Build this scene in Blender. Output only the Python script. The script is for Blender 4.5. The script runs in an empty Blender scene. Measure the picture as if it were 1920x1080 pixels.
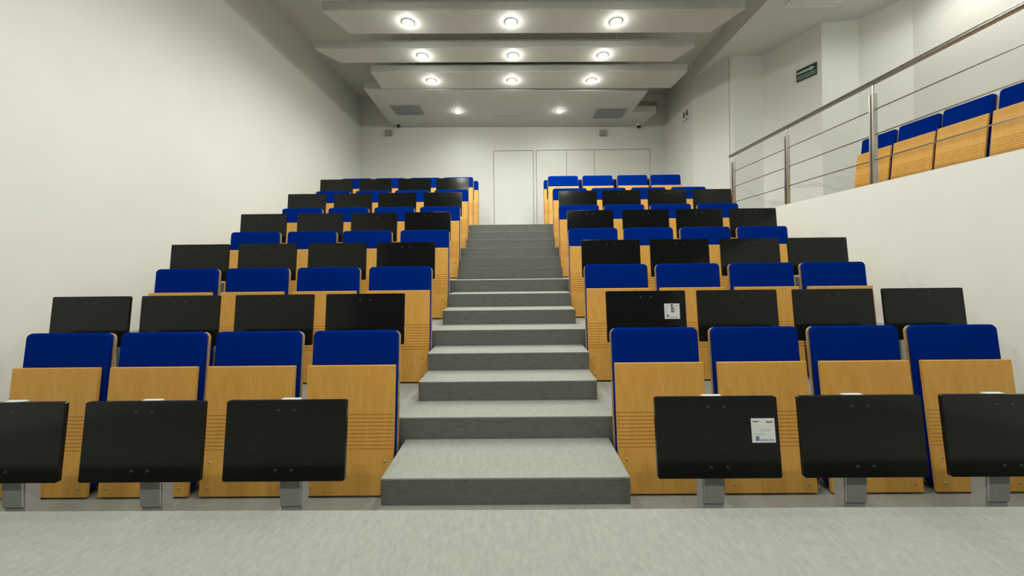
import bpy, bmesh, math, random
from mathutils import Matrix, Vector
random.seed(4)
PI = math.pi
sc = bpy.context.scene
C = bpy.data.collections.new('auditorium'); sc.collection.children.link(C)

# ------------------------------------------------------------------ camera
F, CX, CY, YAW, ROLL, CAMZ = 700.0, 960.76, 502.0, -0.0072, 0.0108, 1.3804
cam_d = bpy.data.cameras.new('camera'); cam = bpy.data.objects.new('camera', cam_d); C.objects.link(cam)
cam_d.sensor_width = 36; cam_d.lens = F/1920*36
cam_d.shift_x = -(CX-960)/1920; cam_d.shift_y = -(540-CY)/1920
cam_d.clip_start = 0.05
cr, sr, cyw, syw = math.cos(ROLL), math.sin(ROLL), math.cos(YAW), math.sin(YAW)
right, fwd, up = Vector((cyw, -syw, 0)), Vector((syw, cyw, 0)), Vector((0, 0, 1))
xc = cr*right - sr*up; yc = sr*right + cr*up
m = Matrix((xc, yc, -fwd)).transposed().to_4x4(); m.translation = Vector((0, 0, CAMZ))
cam.matrix_world = m
sc.camera = cam

def ray(px, py):
    return (xc*((px-CX)/F) + yc*((CY-py)/F) + fwd)
def at(px, py, Y=None, z=None, X=None):
    d = ray(px, py)
    if Y is not None: k = Y/d.y
    elif z is not None: k = (z-CAMZ)/d.z
    else: k = X/d.x
    return Vector((0, 0, CAMZ)) + d*k

# ------------------------------------------------------------------ world, exposure
w = bpy.data.worlds.new('world'); sc.world = w; w.use_nodes = True
w.node_tree.nodes['Background'].inputs[0].default_value = (0.9, 0.95, 1, 1)
w.node_tree.nodes['Background'].inputs[1].default_value = 0.02
vs = sc.view_settings
vs.view_transform = 'Standard'; vs.look = 'None'; vs.gamma = 1; vs.exposure = -0.02
vs.use_curve_mapping = False
LAMP_W, LAMP_COL = 34.0, (0.99, 1.0, 0.905)

# ------------------------------------------------------------------ materials
def mat(name, col, rough=0.6, metal=0.0, emit=None, estr=0, spec=0.5):
    mt = bpy.data.materials.new(name); mt.use_nodes = True
    b = mt.node_tree.nodes['Principled BSDF']
    b.inputs['Base Color'].default_value = (*col, 1)
    b.inputs['Roughness'].default_value = rough; b.inputs['Metallic'].default_value = metal
    b.inputs['Specular IOR Level'].default_value = spec
    if emit:
        b.inputs['Emission Color'].default_value = (*emit, 1); b.inputs['Emission Strength'].default_value = estr
    return mt, b, mt.node_tree
def noise_mix(nt, b, c1, c2, scale, stretch=(1, 1, 1), detail=6, lo=.35, hi=.65, bump=0, coord='Object', rough=.6, dist=0):
    N = nt.nodes; L = nt.links
    tc = N.new('ShaderNodeTexCoord'); mp = N.new('ShaderNodeMapping'); mp.inputs['Scale'].default_value = stretch
    nz = N.new('ShaderNodeTexNoise'); nz.inputs['Scale'].default_value = scale; nz.inputs['Detail'].default_value = detail
    nz.inputs['Roughness'].default_value = rough; nz.inputs['Distortion'].default_value = dist
    rp = N.new('ShaderNodeValToRGB'); e = rp.color_ramp.elements
    e[0].position = lo; e[1].position = hi; e[0].color = (*c1, 1); e[1].color = (*c2, 1)
    L.new(tc.outputs[coord], mp.inputs[0]); L.new(mp.outputs[0], nz.inputs['Vector'])
    L.new(nz.outputs[0], rp.inputs[0]); L.new(rp.outputs[0], b.inputs['Base Color'])
    if bump:
        bp = N.new('ShaderNodeBump'); bp.inputs['Strength'].default_value = bump; bp.inputs['Distance'].default_value = .004
        L.new(nz.outputs[0], bp.inputs['Height']); L.new(bp.outputs[0], b.inputs['Normal'])
    return rp
M = {}
M['wall'], b, nt = mat('white_wall_paint', (.83, .83, .79), .55); noise_mix(nt, b, (.715, .72, .685), (.745, .75, .715), 1.2, detail=3)
M['ceiling'], b, nt = mat('ceiling_paint', (.74, .73, .69), .8); noise_mix(nt, b, (.64, .64, .60), (.68, .68, .64), 1.0, detail=3)
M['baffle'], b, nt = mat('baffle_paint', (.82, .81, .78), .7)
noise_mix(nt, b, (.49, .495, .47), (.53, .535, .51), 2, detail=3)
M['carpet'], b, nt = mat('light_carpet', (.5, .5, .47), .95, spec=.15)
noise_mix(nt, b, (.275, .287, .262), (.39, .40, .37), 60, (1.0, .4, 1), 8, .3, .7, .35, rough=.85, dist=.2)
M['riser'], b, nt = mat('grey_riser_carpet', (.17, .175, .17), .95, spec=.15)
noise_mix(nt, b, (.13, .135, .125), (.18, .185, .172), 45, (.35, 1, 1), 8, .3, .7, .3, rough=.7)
M['wood'], b, nt = mat('beech_plywood', (.6, .33, .09), .45, spec=.25)
noise_mix(nt, b, (.72, .37, .07), (.83, .455, .11), 5, (3.0, 3.0, .35), 6, .3, .72, .04, dist=1.5)
M['wood_edge'], b, nt = mat('plywood_edge', (.50, .32, .17), .6); noise_mix(nt, b, (.42, .25, .12), (.60, .42, .24), 60, (1, 1, .2))
M['blue'], b, nt = mat('blue_fabric', (.0, .02, .25), .95, spec=.0)
noise_mix(nt, b, (.0, .018, .205), (.0, .027, .285), 420, (1, 1, 1), 2, .3, .7, .25)
M['black'], b, nt = mat('black_laminate', (.010, .011, .010), .13, spec=.26)
noise_mix(nt, b, (.005, .006, .0055), (.010, .0115, .0105), 300, detail=2)
M['screw'], _, _ = mat('dull_screw', (.06, .06, .06), .35, .8)
M['bolt'], _, _ = mat('bolt_steel', (.55, .5, .42), .3, 1)
M['greymetal'], b, nt = mat('grey_powder_coat', (.4, .41, .41), .5, .1); noise_mix(nt, b, (.36, .37, .37), (.42, .43, .43), 90)
M['palemetal'], _, _ = mat('pale_metal_cap', (.72, .73, .72), .4, .2)
M['darkmetal'], _, _ = mat('dark_bracket', (.05, .05, .055), .5, .5)
M['steel'], b, nt = mat('brushed_steel', (.52, .49, .45), .28, 1); noise_mix(nt, b, (.46, .43, .39), (.60, .57, .53), 60, (1, 1, .1))
M['lamp'], _, _ = mat('lamp_glow', (1, 1, .95), .5, emit=(1, .985, .86), estr=22)
M['ring'], _, _ = mat('lamp_ring', (.8, .8, .78), .4)
M['vent'], b, nt = mat('vent_grey', (.24, .25, .26), .6); noise_mix(nt, b, (.27, .285, .30), (.31, .325, .34), 8)
M['ventdark'], _, _ = mat('vent_taupe', (.48, .46, .40), .7)
M['speaker'], _, _ = mat('speaker_beige', (.35, .33, .30), .7)
M['dome'], _, _ = mat('camera_dome_black', (.01, .01, .01), .15)
M['front'], b, nt = mat('front_wall_dark_panelling', (.10, .095, .09), .7); noise_mix(nt, b, (.085, .08, .075), (.12, .11, .10), 3)
M['gap'], _, _ = mat('door_gap_shadow', (.12, .12, .11), .9)
M['paper'], _, _ = mat('white_sticker', (.80, .84, .82), .5)
M['ink'], _, _ = mat('black_ink', (.02, .02, .02), .6)
M['greyink'], _, _ = mat('grey_ink', (.45, .47, .46), .6)
M['blueink'], _, _ = mat('blue_ink', (.16, .18, .62), .6)
M['signgreen'], _, _ = mat('sign_green', (.012, .05, .025), .5)
M['signwhite'], _, _ = mat('sign_white', (.48, .56, .50), .5)
M['door'], b, nt = mat('door_white_paint', (.80, .80, .76), .5); noise_mix(nt, b, (.71, .715, .68), (.74, .745, .71), 1.5, detail=2)

# ------------------------------------------------------------------ mesh helpers
def link(name, bm, m_, parent=None, smooth=False):
    bmesh.ops.recalc_face_normals(bm, faces=bm.faces)
    me = bpy.data.meshes.new(name); bm.to_mesh(me); bm.free()
    o = bpy.data.objects.new(name, me); C.objects.link(o)
    for mm in (m_ if isinstance(m_, (list, tuple)) else [m_]): me.materials.append(mm)
    if smooth:
        for p in me.polygons: p.use_smooth = True
    if parent: o.parent = parent
    return o
def struct(name, bm, m_, parent=None):
    o = link(name, bm, m_, parent)
    if not parent: o['kind'] = 'structure'
    return o
def box(bm, x0, x1, y0, y1, z0, z1, bev=0):
    r = bmesh.ops.create_cube(bm, size=1)
    for v in r['verts']:
        v.co = Vector(((x0+x1)/2+v.co.x*(x1-x0), (y0+y1)/2+v.co.y*(y1-y0), (z0+z1)/2+v.co.z*(z1-z0)))
    if bev:
        es = list({e for v in r['verts'] for e in v.link_edges})
        bmesh.ops.bevel(bm, geom=es, offset=bev, segments=2, affect='EDGES')
    return bm
def bx(*a, **k): return box(bmesh.new(), *a, **k)
def cyl(bm, p, q, r, n=16):
    p, q = Vector(p), Vector(q); d = q-p
    mt = Matrix.Translation((p+q)/2) @ d.to_track_quat('Z', 'Y').to_matrix().to_4x4()
    bmesh.ops.create_cone(bm, cap_ends=True, segments=n, radius1=r, radius2=r, depth=d.length, matrix=mt)
    return bm
def prism(bm, pts, z0, z1):            # plan polygon
    lo = [bm.verts.new((x, y, z0)) for x, y in pts]; hi = [bm.verts.new((x, y, z1)) for x, y in pts]
    bm.faces.new(lo[::-1]); bm.faces.new(hi)
    for i in range(len(pts)):
        j = (i+1) % len(pts); bm.faces.new((lo[i], lo[j], hi[j], hi[i]))
    return bm
def slab(w_, z0, z1, y0, y1, r=.012, bev=.003, seg=6, rb=None):
    """upright rounded board in XZ, thickness along Y, with rounded rims"""
    bm = bmesh.new(); rings = []; nb = 4; bev = min(bev, (y1-y0)/2)
    prof = [(bev*(1-math.sin(a)), bev*(1-math.cos(a))) for a in (k*PI/2/nb for k in range(nb+1))]   # (inset, depth)
    prof = [(d, y0+e) for d, e in prof]+[(d, y1-e) for d, e in prof[::-1]]
    for d, y in prof:
        rr = max(r-d, .0008); ring = []
        for cx, cz, a0 in ((w_/2-d-rr, z1-d-rr, 0), (-w_/2+d+rr, z1-d-rr, 90), (-w_/2+d+rr, z0+d+rr, 180), (w_/2-d-rr, z0+d+rr, 270)):
            for k in range(seg+1):
                a = math.radians(a0+90*k/seg); ring.append(bm.verts.new((cx+rr*math.cos(a), y, cz+rr*math.sin(a))))
        rings.append(ring)
    n = len(rings[0])
    for A, B in zip(rings, rings[1:]):
        for i in range(n):
            j = (i+1) % n; bm.faces.new((A[j], A[i], B[i], B[j]))
    bm.faces.new(rings[0]); bm.faces.new(rings[-1][::-1])
    return bm
def lean(bm, ang):
    bmesh.ops.rotate(bm, verts=bm.verts, cent=(0, 0, 0), matrix=Matrix.Rotation(-ang, 3, 'X')); return bm
def empty(name, loc, rz=0, label=None, cat=None, group=None):
    o = bpy.data.objects.new(name, None); C.objects.link(o); o.location = loc; o.rotation_euler = (0, 0, rz)
    o.empty_display_size = .1
    tag(o, label, cat, group); return o
def tag(o, label=None, cat=None, group=None):
    if label: o['label'] = label
    if cat: o['category'] = cat
    if group: o['group'] = group
    return o
KIDS = {}
def kids(o): return [c for c in C.objects if c.parent == o]
def copy_tree(o, loc, rz, label, group, tree=None):
    r = o.copy(); C.objects.link(r); r.location = loc; r.rotation_euler = (0, 0, rz)
    r['label'] = label; r['group'] = group
    for ch, subs in tree:
        c = ch.copy(); C.objects.link(c); c.parent = r
        for s in subs:
            d = s.copy(); C.objects.link(d); d.parent = c
    return r
def tree_of(o): return [(c, kids(c)) for c in kids(o)]

# ------------------------------------------------------------------ levels of the raked floor
RISE = .1382
def lev(n): return .1382 + n*RISE                 # tread level of step n (row one stands on level -1 = 0)
Dn = {0: 1.60, 1: 1.9616, 2: 2.4182, 3: 2.7249, 4: 3.0272, 5: 3.327, 6: 3.6568, 7: 3.985, 8: 4.31, 9: 4.625, 10: 4.917,
      11: 5.189, 12: 5.4565, 13: 5.7133, 14: 5.9797}
WL, WR = -.7137, .5862
XW_L = at(675.5, 250, Y=8.7).x                    # left wall
XW_R = 3.40                                       # parapet wall under the balcony
YB = 8.70                                         # back wall
YF = -3.2
TOPZ = lev(14)
struct('floor', bx(XW_L, XW_R, 1.0, 2.45, -.12, 0), M['carpet'])
def platform(name, y0, y1, n, below):
    o = struct(name, bx(XW_L, XW_R, y0, y1, lev(below)-.02, lev(n)), M['carpet'])
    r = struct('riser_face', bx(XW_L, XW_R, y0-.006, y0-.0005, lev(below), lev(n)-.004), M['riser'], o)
    return o
ROWN = {1: -1, 2: 2, 3: 5, 4: 8, 5: 11, 6: 14, 7: 15}
platform('seating_terrace', Dn[2], Dn[5]+.02, 2, -1)
platform('seating_terrace', Dn[5], Dn[8]+.02, 5, 2)
platform('seating_terrace', Dn[8], Dn[11]+.02, 8, 5)
platform('seating_terrace', Dn[11], Dn[14]+.02, 11, 8)
o = struct('upper_landing', bx(XW_L, 5.6, Dn[14], YB, TOPZ-.3, TOPZ), M['carpet'])
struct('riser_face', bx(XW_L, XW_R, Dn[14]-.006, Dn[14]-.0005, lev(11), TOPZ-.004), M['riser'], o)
for sx in (-1, 1):                                # low plinths under the last row
    x0, x1 = (at(893, 400, Y=7.6).x-.03, XW_L) if sx < 0 else (at(1021, 400, Y=7.6).x+.0, 3.45)
    o = struct('rear_plinth', bx(min(x0, x1), max(x0, x1), 7.05, 8.0, TOPZ-.02, lev(15)), M['carpet'])
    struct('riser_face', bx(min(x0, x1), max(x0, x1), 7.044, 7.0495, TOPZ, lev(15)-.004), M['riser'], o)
for n in (0, 1, 3, 4, 6, 7, 9, 10, 12, 13):       # narrow aisle steps between the terraces
    y1 = Dn[n+1]+.01 if n+1 not in (2, 5, 8, 11, 14) else Dn[n+1]-.007
    base = {0: -1, 1: -1, 3: 2, 4: 2, 6: 5, 7: 5, 9: 8, 10: 8, 12: 11, 13: 11}[n]
    dx = .004 if n in (1, 4, 7, 10, 13) else 0
    o = struct('stair_step', bx(WL-dx, WR+dx, Dn[n], y1, lev(base)+.001, lev(n)), M['carpet'])
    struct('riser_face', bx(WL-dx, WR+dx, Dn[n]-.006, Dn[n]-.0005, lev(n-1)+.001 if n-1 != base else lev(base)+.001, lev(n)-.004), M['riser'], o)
# stage in the foreground
pl, pr_ = at(0, 955, z=.46), at(1920, 949, z=.46)
ys = 1.42
bm = bmesh.new()
prism(bm, [(XW_L, YF), (3.4, YF), (3.4, ys-.012), (1.2, ys), (0, ys-.004), (-1.4, ys+.004), (XW_L, ys+.01)], .10, CAMZ-453/700*ys)
struct('stage_floor', bm, M['carpet'])
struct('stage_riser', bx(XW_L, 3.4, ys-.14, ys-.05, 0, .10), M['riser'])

# ------------------------------------------------------------------ walls and ceilings
CZ = 4.0+.138+1.242-.0                            # hall ceiling height above row-one floor
CZ = CAMZ + 4.0; BZ = CAMZ + 3.68
struct('wall_left', bx(XW_L-.15, XW_L, YF, YB+.15, -.1, CZ), M['wall'])
PZ = CAMZ + .756                                  # balcony edge height
struct('wall_right', bx(XW_R, XW_R+.18, YF, Dn[14]+.0, -.1, PZ), M['wall'])
struct('balcony_floor', bx(XW_R+.18, 5.8, YF, Dn[14], PZ-.35, TOPZ), M['carpet'])
struct('wall_front', bx(XW_L-.15, 5.8, YF-.15, YF, -.1, CZ), M['front'])
# polygonal wall behind the balcony
k_ = []
WA = 3.52
a_end = 7.28
P1 = at(1298, 148, z=BZ); P2 = at(1366, 108, z=BZ); P3 = at(1430, 103, z=BZ); P4 = at(1540, 43, z=BZ); P5 = at(1609, 36, z=BZ); P6 = at(1690, 0, z=BZ)
def wall_seg(name, a, b_, t=.12, z0=TOPZ-.3, z1=BZ, m_='wall'):
    a, b_ = Vector(a[:2]), Vector(b_[:2]); d = (b_-a).normalized(); n = Vector((d.y, -d.x))
    if n.x < 0 and abs(n.x) > .05 or (abs(n.x) <= .05 and n.y < 0): n = -n
    if n.y < -.3: n = -n
    return struct(name, prism(bmesh.new(), [a, b_, b_+n*t, a+n*t], z0, z1), M[m_])
struct('wall_side', bx(P1.x, P1.x+.12, P1.y, YB+.1, TOPZ-.3, BZ+.5), M['wall'])
wall_seg('wall_niche', (P1.x, P1.y), (P2.x, P2.y))
p2b = (P2.x+.055, P2.y-.05)
wall_seg('trim_1', (P2.x-.0, P2.y-.02), p2b)
wall_seg('wall_niche', p2b, (P3.x, P3.y))
wall_seg('wall_niche', (P3.x, P3.y), (P4.x, P4.y))
wall_seg('wall_pillar', (P4.x, P4.y), (P5.x, P5.y))
XO = P6.x+.05
wall_seg('wall_niche', (P5.x, P5.y), (XO, P6.y-.1))
struct('wall_outer', bx(XO, XO+.12, YF, P6.y-.05, TOPZ-.3, BZ+.35), M['wall'])
struct('ceiling', bx(XW_L-.15, P1.x+.02, YF, YB+.15, CZ, CZ+.1), M['ceiling'])
struct('ceiling_balcony', bx(P1.x+.14, 6.2, YF, YB+.15, BZ+.001, BZ+.1), M['ceiling'])
struct('trim_2', bx(P1.x+.02, P1.x+.14, YF, YB, BZ-.0, CZ+.1), M['ceiling'])
# back wall with the doors cut into it: slabs round recessed openings
def bxz(px, py): q = at(px, py, Y=YB); return q.x, q.z
xd0 = bxz(926.5, 350)[0]; xd1 = bxz(1000, 350)[0]; xe0 = bxz(1006.5, 350)[0]; xe1 = bxz(1063, 350)[0]; xf1 = bxz(1115, 350)[0]; xg1 = bxz(1218.5, 300)[0]
zd = bxz(960, 283)[1]
bm = bmesh.new(); G = .010
box(bm, XW_L-.1, xd0-G, YB, YB+.12, TOPZ-.3, CZ)
box(bm, xd1+G, xe0-G, YB, YB+.12, TOPZ-.3, zd+G)
box(bm, xg1+G, P1.x+.1, YB, YB+.12, TOPZ-.3, zd+G)
box(bm, xd0-G, P1.x+.1, YB, YB+.12, zd+G, CZ)
struct('wall_back', bm, M['wall'])
struct('door_gap_shade', bx(xd0-.1, xg1+.1, YB+.06, YB+.1, TOPZ-.3, zd+.1), M['gap'])  # dark backing sheet, shade of the door gaps put into its colour
def door(i, a, b_):
    o = struct('door_%d' % i, bx(a, b_, YB+.004, YB+.05, TOPZ+.006, zd, bev=.002), M['door']); return o
door(1, xd0, xd1); door(2, xe0, xe1-.004); door(3, xe1+.004, xf1-.005); door(4, xf1+.005, xg1)

# ------------------------------------------------------------------ ceiling baffles, lamps, vents
def tz(X): return -.0108*X
LZ = CAMZ+3.28
def tilt(bm):
    for v in bm.verts: v.co.z += tz(v.co.x)
    return bm
BAF = [  # front-left, front-right, rear-right, rear-left as (X, Y); label
 ([(-2.40, 4.754), (2.99, 4.754), (2.79, 5.22), (-2.24, 5.22)], 'white ceiling baffle nearest the stage with three lamps, longest in view'),
 ([(-2.94, 5.573), (2.75, 5.573), (2.57, 5.955), (-2.72, 5.955)], 'second white ceiling baffle, reaching furthest to the left wall'),
 ([(-2.34, 6.26), (2.96, 6.26), (2.93, 6.83), (-2.36, 6.83)], 'third white ceiling baffle, in front of the vented rear panel')]
for pts, lb in BAF:
    # correct for camera yaw
    pts = [(x-.0072*y, y) for x, y in pts]
    bm = tilt(prism(bmesh.new(), pts, LZ, LZ+.125))
    root = empty('ceiling_baffle', (0, sum(p[1] for p in pts)/4, LZ), 0, lb, 'ceiling panel', 'stepped white ceiling baffles')
    for v in bm.verts: v.co -= root.location
    link('panel', bm, M['baffle'], root)
    for sx in (-1.6, 1.6):
        ym = (pts[0][1]+pts[2][1])/2
        bm = bx(sx-.006, sx+.006, ym-.006, ym+.006, LZ+.11, CZ+.005)
        for v in bm.verts: v.co -= root.location
        link('hanger', bm, M['ceiling'], root)
pts = [(-2.74, 6.84), (2.50, 6.96), (2.50, 7.90), (3.02, 7.92), (2.95, 8.69), (-2.81, 8.69)]
bm = tilt(prism(bmesh.new(), pts, LZ, LZ+.14))
root = empty('ceiling_baffle', (0, 7.8, LZ), 0, 'large white rear ceiling panel with two grey vents, against the back wall', 'ceiling panel', 'stepped white ceiling baffles')
for v in bm.verts: v.co -= root.location
link('panel', bm, M['baffle'], root)
s0 = at(925, 218, z=LZ); s1 = at(980, 218, z=LZ)
bm = tilt(bx(s0.x, s1.x, s0.y-.006, s0.y+.006, LZ-.004, LZ+.002))
for v in bm.verts: v.co -= root.location
link('slot', bm, M['vent'], root)
# unseen baffles added to carry extra lamps over the stage side
for k, y in enumerate((3.95, 3.1, 2.25, 1.3, .3, -1.9)):
    root = empty('ceiling_baffle', (0, y+.22, LZ), 0, 'added unseen white ceiling baffle with lamps high above the stage side of the hall', 'ceiling panel', 'added baffles over the stage side')
    link('panel', tilt(bx(-2.5, 2.8, -.22, .22, 0, .12)), M['baffle'], root)
    link('hanger', bx(-.02, .02, -.02, .02, .11, CZ-LZ+.005), M['ceiling'], root)

def lathe(prof, n=24):
    bm = bmesh.new(); rings = []
    for r, z in prof:
        rings.append([bm.verts.new((r*math.cos(2*PI*i/n), r*math.sin(2*PI*i/n), z)) for i in range(n)] if r > 1e-6 else [bm.verts.new((0, 0, z))])
    for a, b_ in zip(rings, rings[1:]):
        for i in range(n):
            j = (i+1) % n
            if len(a) == 1: bm.faces.new((a[0], b_[i], b_[j]))
            elif len(b_) == 1: bm.faces.new((a[i], a[j], b_[0]))
            else: bm.faces.new((a[i], a[j], b_[j], b_[i]))
    return bm
lampo = empty('ceiling_lamp', (0, 0, 0), 0, 'x', 'ceiling lamp')
link('trim_ring', lathe([(.068, .0), (.082, .0), (.083, -.006), (.076, -.010), (.069, -.009), (.068, 0)]), M['ring'], lampo, True)
link('bulb', lathe([(0, -.046), (.030, -.043), (.054, -.032), (.067, -.014), (.068, -.001), (0, -.001)]), M['lamp'], lampo, True)
lt = tree_of(lampo)
first = [True]
ld_a = bpy.data.lights.new('lamp_down', 'SPOT'); ld_a.spot_size = math.radians(178); ld_a.spot_blend = .75; ld_a.shadow_soft_size = .05; ld_a.energy = LAMP_W; ld_a.color = LAMP_COL
ld_p = bpy.data.lights.new('lamp_side', 'POINT'); ld_p.shadow_soft_size = .008; ld_p.energy = 2.2; ld_p.color = LAMP_COL
def lamp(x, y, z, label, group, k=1.0):
    if first[0]: o = lampo; first[0] = False; o.location = (x, y, z); o['label'] = label; o['group'] = group
    else: o = copy_tree(lampo, (x, y, z), 0, label, group, lt)
    for d, dz in ((ld_a, -.08), (ld_p, -.066)):
        if k != 1.0:
            key = d.name+'_k%g' % k
            d2 = bpy.data.lights.get(key) or d.copy(); d2.name = key
            d2.energy = d.energy*k; d = d2
        l = bpy.data.objects.new('lamp_light', d); C.objects.link(l); l.location = (0, 0, dz); l.parent = o
GL = 'round lamps in the ceiling baffles'
for py, xs, nm in ((41, (765, 958, 1155), 'baffle nearest the stage'), (104, (792, 962, 1130), 'second baffle'),
                   (151, (809, 960, 1109), 'third baffle'), (208, (859, 1049), 'large rear ceiling panel')):
    pos = ('left', 'middle', 'right') if len(xs) == 3 else ('left', 'right')
    for px, ps in zip(xs, pos):
        q = at(px, py, z=LZ)
        yy = at((xs[0]+xs[-1])/2, py, z=LZ).y
        x = ray(px, py).x/ray(px, py).y*yy
        lamp(x, yy, LZ+tz(x), 'glowing round lamp, %s one in the %s' % (ps, nm), GL, .38 if py > 200 else 1.5)
for y in (3.95+.22, 3.1+.22, 2.25+.22, 1.3+.22, .3+.22, -1.9+.22):  # unseen lamp rows added as fill; first row inferred from lit baffle faces
    for x in (-1.42, .0, 1.37):
        lamp(x, y, LZ+tz(x), 'added unseen round lamp in the baffles above the stage side of the hall', 'added lamps above the stage side', .85 if y > 0 else 2.8)
for y in (4.4, 3.1, 1.7, .2):  # unseen lamps added to brighten the balcony
    lamp(4.8, y, BZ, 'added unseen round lamp in the ceiling above the balcony', 'added lamps above the balcony', 1.1)

def ceiling_vent(quad, z, label, m_='vent', flush=True):
    ps = [at(px, py, z=z) for px, py in quad]
    xs = sorted(p.x for p in ps); yy = sorted(p.y for p in ps)
    x0, x1 = (xs[0]+xs[1])/2, (xs[2]+xs[3])/2; y0, y1 = (yy[0]+yy[1])/2, (yy[2]+yy[3])/2
    r = empty('air_vent', ((x0+x1)/2, (y0+y1)/2, z+(tz((x0+x1)/2) if flush else 0)), 0, label, 'air vent', 'square ceiling vents')
    hx, hy = (x1-x0)/2, (y1-y0)/2
    bm = bmesh.new(); f_ = .018
    box(bm, -hx, hx, -hy, -hy+f_, -.010, .004); box(bm, -hx, hx, hy-f_, hy, -.010, .004)
    box(bm, -hx, -hx+f_, -hy+f_, hy-f_, -.010, .004); box(bm, hx-f_, hx, -hy+f_, hy-f_, -.010, .004)
    link('frame', bm, M[m_], r)
    bm = bmesh.new(); n = 14
    for i in range(n):
        y = -hy+f_+(i+.5)*(2*hy-2*f_)/n
        box(bm, -hx+f_, hx-f_, y-.011, y+.009, -.007, .003)
    link('louvre', bm, M[m_], r)
    return r
ceiling_vent([(731, 199), (788, 199), (796, 217.5), (742, 217)], LZ, 'grey square air vent at the left of the rear ceiling panel')
ceiling_vent([(1118, 201.7), (1175, 200), (1168, 218.6), (1111, 220.5)], LZ, 'grey square air vent at the right of the rear ceiling panel')
ceiling_vent([(1492, 12), (1585, 12), (1592, -30), (1490, -30)], BZ, 'pale grille in the ceiling above the balcony', 'ring', False)
# wall grille in the notch beside the rear panel
q0 = at(1194, 206, Y=YB); q1 = at(1232, 190, Y=YB)
r = empty('wall_grille', ((q0.x+q1.x)/2, YB, (q0.z+q1.z)/2), 0, 'taupe grille high on the back wall behind the ceiling panel notch', 'air vent')
hx, hz = abs(q1.x-q0.x)/2, abs(q1.z-q0.z)/2
link('frame', bx(-hx, hx, -.012, -.001, -hz, hz, bev=.003), M['ventdark'], r)
bm = bmesh.new()
for i in range(6): box(bm, -hx+.02, hx-.02, -.02, -.011, -hz+.02+i*(2*hz-.04)/6, -hz+.035+i*(2*hz-.04)/6)
link('louvre', bm, M['ventdark'], r)

def wall_speaker(px, py, label):
    q = at(px, py, Y=YB); r = empty('wall_speaker', (q.x, YB, q.z), 0, label, 'speaker', 'small wall speakers')
    link('housing', bx(-.075, .075, -.09, -.001, -.06, .06, bev=.008), M['speaker'], r)
    link('front_grille', bx(-.066, .066, -.096, -.088, -.052, .052, bev=.003), M['speaker'], r)
wall_speaker(730, 250.5, 'small taupe speaker high on the back wall, left end')
wall_speaker(1130, 250.5, 'small taupe speaker high on the back wall, right of the doors')
def dome_cam(px, py, s, label, ring):
    q = at(px, py, z=LZ-.03*s)
    r = empty('dome_camera', (q.x, min(q.y, 8.60), LZ+tz(q.x)), 0, label, 'security camera', 'dome cameras under the rear panel')
    link('mount', lathe([(0, 0), (.055*s, 0), (.055*s, -.02*s), (0, -.02*s)]), M['ring'] if ring else M['dome'], r, False)
    link('dome', lathe([(.045*s, -.018*s), (.044*s, -.035*s), (.034*s, -.056*s), (.018*s, -.068*s), (0, -.072*s)]), M['dome'], r, True)
dome_cam(747, 239, .8, 'tiny black dome camera at the left rear corner of the ceiling panel', False)
dome_cam(1194, 239, 1.1, 'black dome camera in a white ring at the right rear of the ceiling panel', True)

# ------------------------------------------------------------------ folding seat
LEAN = math.atan(.105)
def make_seat(label, group):
    t = empty('auditorium_chair', (0, 0, 0), 0, label, 'chair', group)
    # plywood seat panel with ten routed grooves
    w_, zb, zt, th = .548, .014, .785, .018
    prof = [(0, zb)]
    for i in range(10):
        z = .283+i*.0226
        prof += [(0, z-.0022), (.005, z-.0022), (.005, z+.0022), (0, z+.0022)]
    prof += [(0, zt-.004), (.004, zt), (th-.003, zt), (th, zt-.003), (th, zb)]
    bm = bmesh.new()
    A = [bm.verts.new((-w_/2, y, z)) for y, z in prof]; B = [bm.verts.new((w_/2, y, z)) for y, z in prof]
    bm.faces.new(A); bm.faces.new(B[::-1])
    for i in range(len(prof)):
        j = (i+1) % len(prof); bm.faces.new((A[i], B[i], B[j], A[j]))
    for X in (-w_/2, w_/2):   # rounded upper corners
        es = [e for e in bm.edges if all(abs(v.co.x-X) < 1e-5 and v.co.z > zt-.006 for v in e.verts)]
    sp = link('seat_panel', lean(bm, LEAN), M['wood'], t)
    for x, z in ((-.222, .21), (.222, .21), (-.222, .062), (.222, .062)):
        bm = lathe([(0, .004), (.006, .0035), (.008, 0), (.008, -.004)], 12)
        bmesh.ops.rotate(bm, verts=bm.verts, cent=(0, 0, 0), matrix=Matrix.Rotation(PI/2, 3, 'X'))
        bmesh.ops.translate(bm, verts=bm.verts, vec=(x, 0, z))
        tag(link('bolt', lean(bm, LEAN), M['bolt'], sp, True), 'steel bolt head')
    link('seat_cushion', lean(slab(.535, .045, .772, .0185, .0385, .03, .009), LEAN), M['blue'], t)
    link('backrest_cushion', lean(slab(.548, .035, .998, .041, .076, .036, .014, 8), LEAN), M['blue'], t)
    link('back_shell', lean(slab(.560, .030, .994, .0765, .089, .040, .003, 8), LEAN), M['wood_edge'], t)
    bm = bmesh.new()
    for s in (-1, 1): box(bm, s*.19-.02, s*.19+.02, .03, .15, 0, .05, bev=.004)
    box(bm, -.2, .2, .10, .13, .02, .045)
    link('floor_bracket', bm, M['darkmetal'], t)
    return t
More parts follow.
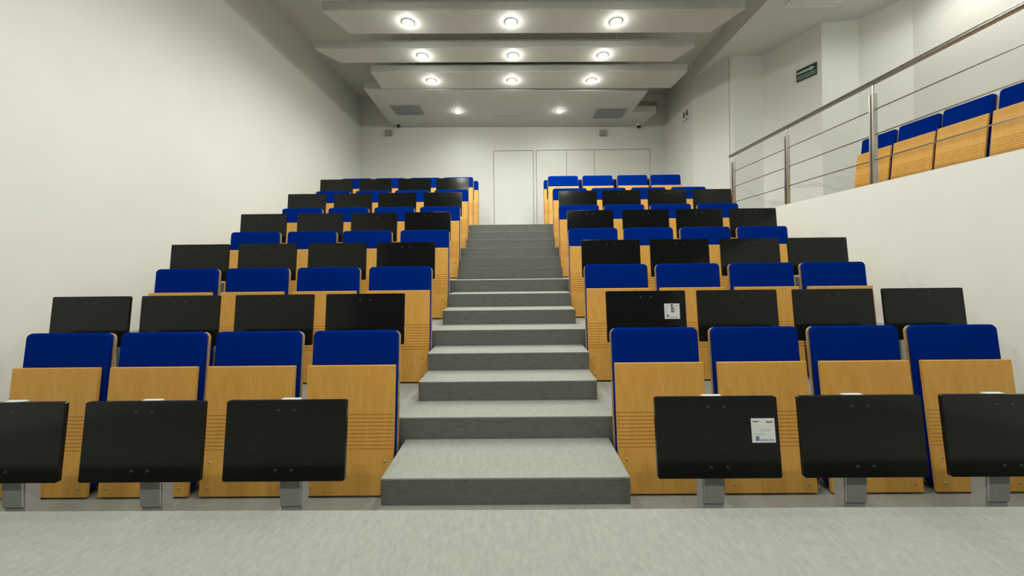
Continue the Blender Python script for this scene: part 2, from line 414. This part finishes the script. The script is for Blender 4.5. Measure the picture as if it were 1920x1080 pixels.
def make_table(label, group):
    t = empty('folding_table', (0, 0, 0), 0, label, 'table', group)
    a = math.atan(.035/.345)
    bm = slab(.5375, -.345, 0, -.009, .009, .010, .0015)
    lean(bm, a); bmesh.ops.translate(bm, verts=bm.verts, vec=(0, -.045, .798))
    p = link('table_top', bm, M['black'], t)
    for x, z in ((-.035, -.045), (.035, -.045), (-.035, -.30), (.035, -.30)):
        bm = lathe([(0, .0022), (.006, .002), (.0075, 0), (.0075, -.004)], 12)
        bmesh.ops.rotate(bm, verts=bm.verts, cent=(0, 0, 0), matrix=Matrix.Rotation(PI/2, 3, 'X'))
        bmesh.ops.translate(bm, verts=bm.verts, vec=(x, -.009, z))
        lean(bm, a); bmesh.ops.translate(bm, verts=bm.verts, vec=(0, -.045, .798))
        link('screw', bm, M['screw'], p, True)
    bm = bx(-.047, .047, -.030, .030, .008, .775, bev=.003); box(bm, -.075, .075, -.06, .06, 0, .012, bev=.003)
    link('column', bm, M['greymetal'], t)
    link('arm_cover', bx(-.045, .045, -.040, -.029, .316, .70, bev=.002), M['greymetal'], t)
    tag(link('top_cap', bx(-.043, .043, -.034, -.006, .776, .795, bev=.002), M['palemetal'], t), 'pale metal cap')
    return t
seat0 = make_seat('x', 'g'); st = tree_of(seat0)
tab0 = make_table('x', 'g'); tt = tree_of(tab0)
ROWD = {1: 2.2461, 2: 3.1361, 3: 4.0489, 4: 4.9726, 5: 5.8393, 6: 6.7228, 7: 7.62}
TABD = {1: 1.6623, 2: 2.5526, 3: 3.4507, 4: 4.3624, 5: 5.2703, 6: 6.1574, 7: 7.04}
S, XR, XL, SW, TXR, TXL, TW = .6314, .6093, -.7415, .5574, .6131, -.757, .5375
# small sideways irregularities of the rows in pixels of the photograph
BDX = {(1,1):(.15,1.6,1.9,.4),(1,2):(0,-.8,1.8,.7),(1,3):(-1.3,-3.2,-2.3,-1.2),(1,4):(-.7,-2.2,-1.5,.1),(1,5):(.4,-1,-.4,.4),(1,6):(1.1,1.2,2,-.6),
       (-1,1):(-3,-2.3,2,5.7),(-1,2):(1.4,.2,.2,1.3),(-1,3):(.9,-2.2,-1.4,-3.4),(-1,4):(-.7,-.4,-.7,-1.8),(-1,5):(1,.6,.6,-.7),(-1,6):(-1,.1,.3,.7)}
TDX = {(1,1):(-.3,0,0,0),(1,2):(1.2,-2.1,2.9,-4.2),(1,3):(.2,0,2.7,-.3),(1,4):(-.1,1.8,.4,-1.4),(1,5):(1.4,-1,0,.4),
       (-1,1):(-.1,-2.3,-2,-2),(-1,2):(-.5,1.4,-3.3,.2),(-1,3):(3.6,2.6,-1,-.6),(-1,4):(1.6,2.2,2.1,-3.4),(-1,5):(2.2,.3,1,-2.2),(-1,6):(1,1.5,0,-1.8)}
ORD = {1: 'front row', 2: 'second row', 3: 'third row', 4: 'fourth row', 5: 'fifth row', 6: 'sixth row', 7: 'rearmost row'}
PLC = ['nearest the stairs', 'second out', 'third out', 'beside the wall']
sf = tf = True
tabs = {}
for r_ in range(1, 8):
    for sg in (1, -1):
        side = 'right' if sg > 0 else 'left'
        z = lev(ROWN[r_])
        for i in range(4):
            px = BDX.get((sg, r_), (0,)*4)[i]
            D = ROWD[r_]
            x = (XR+i*S+SW/2) if sg > 0 else (XL-i*S-SW/2)
            x += px*D/700
            lb = 'blue chair with wooden seat panel, %s, %s of the stairs, %s' % (ORD[r_], side, PLC[i])
            g = 'folded seats in the rows of the hall'
            if sf: seat0.location = (x, D, z); seat0['label'] = lb; seat0['group'] = g; sf = False
            else: copy_tree(seat0, (x, D, z), 0, lb, g, st)
            if r_ == 6 and sg > 0: continue
            px = TDX.get((sg, r_), (0,)*4)[i]
            D = TABD[r_]+.052
            x = (TXR+i*S+TW/2) if sg > 0 else (TXL-i*S-TW/2)
            x += px*D/700
            lb = 'black folded table, %s of tables, %s of the stairs, %s' % (ORD[r_], side, PLC[i])
            g = 'folded black tables in front of the seats'
            dz = -.03 if r_ == 7 else 0
            if tf: tab0.location = (x, D, z); tab0['label'] = lb; tab0['group'] = g; tf = False; tabs[(r_, sg, i)] = tab0
            else: tabs[(r_, sg, i)] = copy_tree(tab0, (x, D, z), 0, lb, g, tt)
# stickers on two of the table tops
def sticker(t, x, z, w_, h, worn):
    a = math.atan(.035/.345)
    top = [c for c in kids(t) if c.name.startswith('table_top')][0]
    def plate(name, m_, rects, y, parent):
        bm = bmesh.new()
        for x0, x1, z0, z1 in rects: box(bm, x+x0, x+x1, y, -.0095, z+z0, z+z1)
        lean(bm, a); bmesh.ops.translate(bm, verts=bm.verts, vec=(0, -.045, .798))
        return link(name, bm, m_, parent)
    s = plate('sticker', M['paper'], [(0, w_, -h, 0)], -.0100, top)
    s['label'] = 'crumpled white paper sticker' if worn else 'white paper sticker'
    def txt(body, x0, z0, size, m_, rot=0):
        cu = bpy.data.curves.new('print', 'FONT'); cu.body = body; cu.size = size; cu.extrude = .0002
        o_ = bpy.data.objects.new('tmp', cu); C.objects.link(o_)
        dg = bpy.context.evaluated_depsgraph_get(); me = bpy.data.meshes.new_from_object(o_.evaluated_get(dg))
        bpy.data.objects.remove(o_)
        bm = bmesh.new(); bm.from_mesh(me)
        if rot: bmesh.ops.rotate(bm, verts=bm.verts, cent=(0, 0, 0), matrix=Matrix.Rotation(rot, 3, 'Z'))
        bmesh.ops.rotate(bm, verts=bm.verts, cent=(0, 0, 0), matrix=Matrix.Rotation(PI/2, 3, 'X'))
        bmesh.ops.translate(bm, verts=bm.verts, vec=(x+x0, -.0103, z+z0))
        lean(bm, a); bmesh.ops.translate(bm, verts=bm.verts, vec=(0, -.045, .798))
        return bm
    bars = []
    def dashes(x0, x1, zc, hh, n):
        out = []
        for i in range(n):
            a0 = x0+(x1-x0)*i/n; out.append((a0, a0+(x1-x0)/n*.78, zc-hh/2*(1 if i % 3 else 1.4), zc+hh/2))
        return out
    if not worn:
        plate('print', M['ink'], dashes(.07*w_, .33*w_, -.13*h, .045*h, 6)+dashes(.64*w_, .93*w_, -.15*h, .05*h, 6), -.0104, top)
        plate('print', M['greyink'], dashes(.32*w_, .84*w_, -.46*h, .018*h, 9)+dashes(.4*w_, .78*w_, -.51*h, .018*h, 7)+dashes(.1*w_, .52*w_, -.65*h, .02*h, 8), -.0104, top)
        plate('print', M['blueink'], [(.16*w_, .31*w_, -.92*h, -.74*h)]+dashes(.35*w_, .66*w_, -.89*h, .045*h, 7)+dashes(.7*w_, .93*w_, -.89*h, .04*h, 4), -.0104, top)
    else:
        plate('print', M['ink'], [(.43*w_, .56*w_, -.14*h-.0001-k*.16*h/1.1, -.04*h-k*.16*h/1.1) for k in range(4)]+[(.58*w_, .62*w_, -.62*h, -.2*h)], -.0104, top)
        plate('print', M['greyink'], dashes(.1*w_, .33*w_, -.13*h, .05*h, 4)+dashes(.66*w_, .93*w_, -.15*h, .06*h, 4)+[(.13*w_, .17*w_, -.7*h, -.2*h), (.66*w_, .72*w_, -.55*h, -.3*h)], -.0104, top)
        plate('print', M['blueink'], [(.14*w_, .28*w_, -.9*h, -.72*h)]+dashes(.35*w_, .88*w_, -.88*h, .035*h, 8), -.0104, top)
sticker(tabs[(1, 1, 0)], .148, -.093, .103, .103, False)
sticker(tabs[(2, 1, 0)], .122, -.088, .103, .103, True)
tabs[(1, 1, 0)]['label'] = 'black folded table with a clean white sticker, front row, right of the stairs'
tabs[(2, 1, 0)]['label'] = 'black folded table with a crumpled white sticker, second row, right of the stairs'

# ------------------------------------------------------------------ balcony seats
XBAL = 4.50
for (pxa, pxb), lb in zip(((1598, 1656.7), (1665.5, 1737.8), (1746.7, 1836.7), (1850, 1955)),
        ('furthest back, behind a railing post', 'second from the back', 'third from the back', 'nearest the camera, cut by the photo edge')):
    ya = at(pxa, 280, X=XBAL).y; yb = at(pxb, 260, X=XBAL).y
    ym, wd = (ya+yb)/2, abs(ya-yb)
    o = copy_tree(seat0, (XBAL, ym, TOPZ), -PI/2+math.radians(3), 'blue and wood folding seat on the balcony, '+lb, 'balcony seats behind the railing', st)
    o.scale = (wd/.548, 1, .965)

# ------------------------------------------------------------------ railing
rail = empty('balcony_railing', (XW_R+.06, 4, PZ), 0, 'stainless steel railing with three rods along the balcony edge', 'railing')
RX, RY = XW_R+.06, 4
hr0 = at(1369, 292, X=RX); hrz = hr0.z
hr0z = at(1372, 291, X=RX).z; hr1z = at(1918, 12, X=RX).z; hz_ = (hr0z+hr1z)/2
yend = at(1369, 292, X=RX).y
bm = cyl(bmesh.new(), (0, -3.0-RY, hz_-PZ), (0, yend-RY, hz_-PZ), .025, 20)
link('handrail', bm, M['steel'], rail, True)
wz = [at(1378.7, 320.5, X=RX).z, at(1378.7, 349.3, X=RX).z, at(1385, 376.5, X=RX).z]
for z in wz:
    link('rod', cyl(bmesh.new(), (0, -3.0-RY, z-PZ), (0, yend-.03-RY, z-PZ), .006, 10), M['steel'], rail, True)
ps = [at(1375.5, 340, X=RX).y, at(1475.8, 300, X=RX).y, at(1637.5, 250, X=RX).y]
d_ = ps[1]-ps[2]
ps += [ps[2]-d_*1.0, ps[2]-2*d_]
for y in ps:
    bm = bmesh.new()
    for s in (-1, 1): box(bm, -.022, .022, y-RY+s*.016-.007, y-RY+s*.016+.007, 0, hz_-PZ-.11, bev=.002)
    cyl(bm, (0, y-RY, hz_-PZ-.16), (0, y-RY, hz_-PZ-.005), .008, 10)
    box(bm, -.04, .04, y-RY-.045, y-RY+.045, 0, .006)
    link('post', bm, M['steel'], rail)
link('edge_strip', bx(-.055, .09, -3.0-RY, Dn[14]-RY, -.001, .004), M['greymetal'], rail)

# ------------------------------------------------------------------ signs
def sign_frame(p_left, p_right, zt, zb):
    pass
# evacuation sign on the slanted niche wall P3-P4
def on_wall(px, py, a, b_):
    a, b_ = Vector(a[:2]), Vector(b_[:2]); d = ray(px, py)
    n = Vector((b_.y-a.y, -(b_.x-a.x))); k = (a.dot(n))/(d.x*n.x+d.y*n.y)
    return Vector((0, 0, CAMZ))+d*k
sl_t = on_wall(1494, 134, P3, P4); sl_b = on_wall(1494, 156.5, P3, P4); sr_t = on_wall(1532, 115, P3, P4); sr_b = on_wall(1532, 138, P3, P4)
cz = (sl_t.z+sl_b.z+sr_t.z+sr_b.z)/4; hh = (sl_t.z-sl_b.z+sr_t.z-sr_b.z)/2; ww = (sl_t.xy-sr_t.xy).length
dirv = (sr_t-sl_t); ang = math.atan2(dirv.y, dirv.x)
c2 = (sl_t+sr_t)/2
sg_ = empty('exit_route_sign', (c2.x, c2.y, cz), ang, 'green evacuation route sign with a white arrow on the balcony wall', 'sign')
link('board', bx(-ww/2, ww/2, -.012, -.001, -hh/2, hh/2), M['signgreen'], sg_)
bm = bmesh.new()
def fz(x, z): return (x*ww, z*hh)
for x0, x1, z0, z1 in ((-.45, .22, .10, .26),): box(bm, x0*ww, x1*ww, -.015, -.0125, z0*hh, z1*hh)
tri = [bm.verts.new((x*ww, -.0152, z*hh)) for x, z in ((.20, .38), (.20, .33), (.43, .18), (.20, -.02))]
bm.faces.new(tri)
box(bm, -.46*ww, .46*ww, -.0145, -.0125, -.155*hh, -.11*hh)
tag(link('arrow', bm, M['signwhite'], sg_), 'white arrow pointing right')
def text_mesh(body, size, m_, parent, loc, width=None, name='lettering'):
    cu = bpy.data.curves.new('t', 'FONT'); cu.body = body; cu.size = size; cu.extrude = .0008; cu.align_x = 'CENTER'
    o_ = bpy.data.objects.new('tmp', cu); C.objects.link(o_)
    dg = bpy.context.evaluated_depsgraph_get(); me = bpy.data.meshes.new_from_object(o_.evaluated_get(dg))
    bpy.data.objects.remove(o_)
    bm = bmesh.new(); bm.from_mesh(me); bpy.data.meshes.remove(me)
    xs = [v.co.x for v in bm.verts]; k = 1 if width is None else width/(max(xs)-min(xs))
    for v in bm.verts: v.co.x *= k
    bmesh.ops.rotate(bm, verts=bm.verts, cent=(0, 0, 0), matrix=Matrix.Rotation(PI/2, 3, 'X'))
    bmesh.ops.translate(bm, verts=bm.verts, vec=loc)
    return link(name, bm, m_, parent)
text_mesh('RUTA DE EVACUACIÓN', hh*.22, M['signwhite'], sg_, (0, -.0135, -.38*hh), ww*.88)
# restroom pictogram sign on the side wall
rl = at(1281, 222, X=P1.x); rr = at(1291, 222, X=P1.x)
zt_, zb_ = at(1285, 208, X=P1.x).z, at(1285, 234, X=P1.x).z
wd = abs(rl.y-rr.y); ym = (rl.y+rr.y)/2
rs = empty('restroom_sign', (P1.x, ym, (zt_+zb_)/2), -PI/2, 'small white sign with two dark figures on the side wall', 'sign')
hh2 = (zt_-zb_)/2
link('board', bx(-wd*.62, wd*.62, -.006, -.001, -hh2, hh2), M['door'], rs)
for s in (-1, 1):
    bm = bmesh.new(); cx = s*wd*.28
    cyl(bm, (cx, -.009, hh2*.82), (cx, -.006, hh2*.82), wd*.10, 12)
    a_, b_ = (wd*.10, wd*.2) if s > 0 else (wd*.16, wd*.10)
    v = [bm.verts.new((cx+x, -.009, z)) for x, z in ((-a_, hh2*.66), (a_, hh2*.66), (b_, hh2*.1), (-b_, hh2*.1))]
    bm.faces.new(v)
    link('pictogram', bm, M['ink'], rs)
bm = bmesh.new()
for i in range(7): box(bm, -wd*.5+i*wd*.15, -wd*.5+i*wd*.15+wd*.1, -.009, -.006, -hh2*.52, -hh2*.30)
link('lettering', bm, M['vent'], rs)
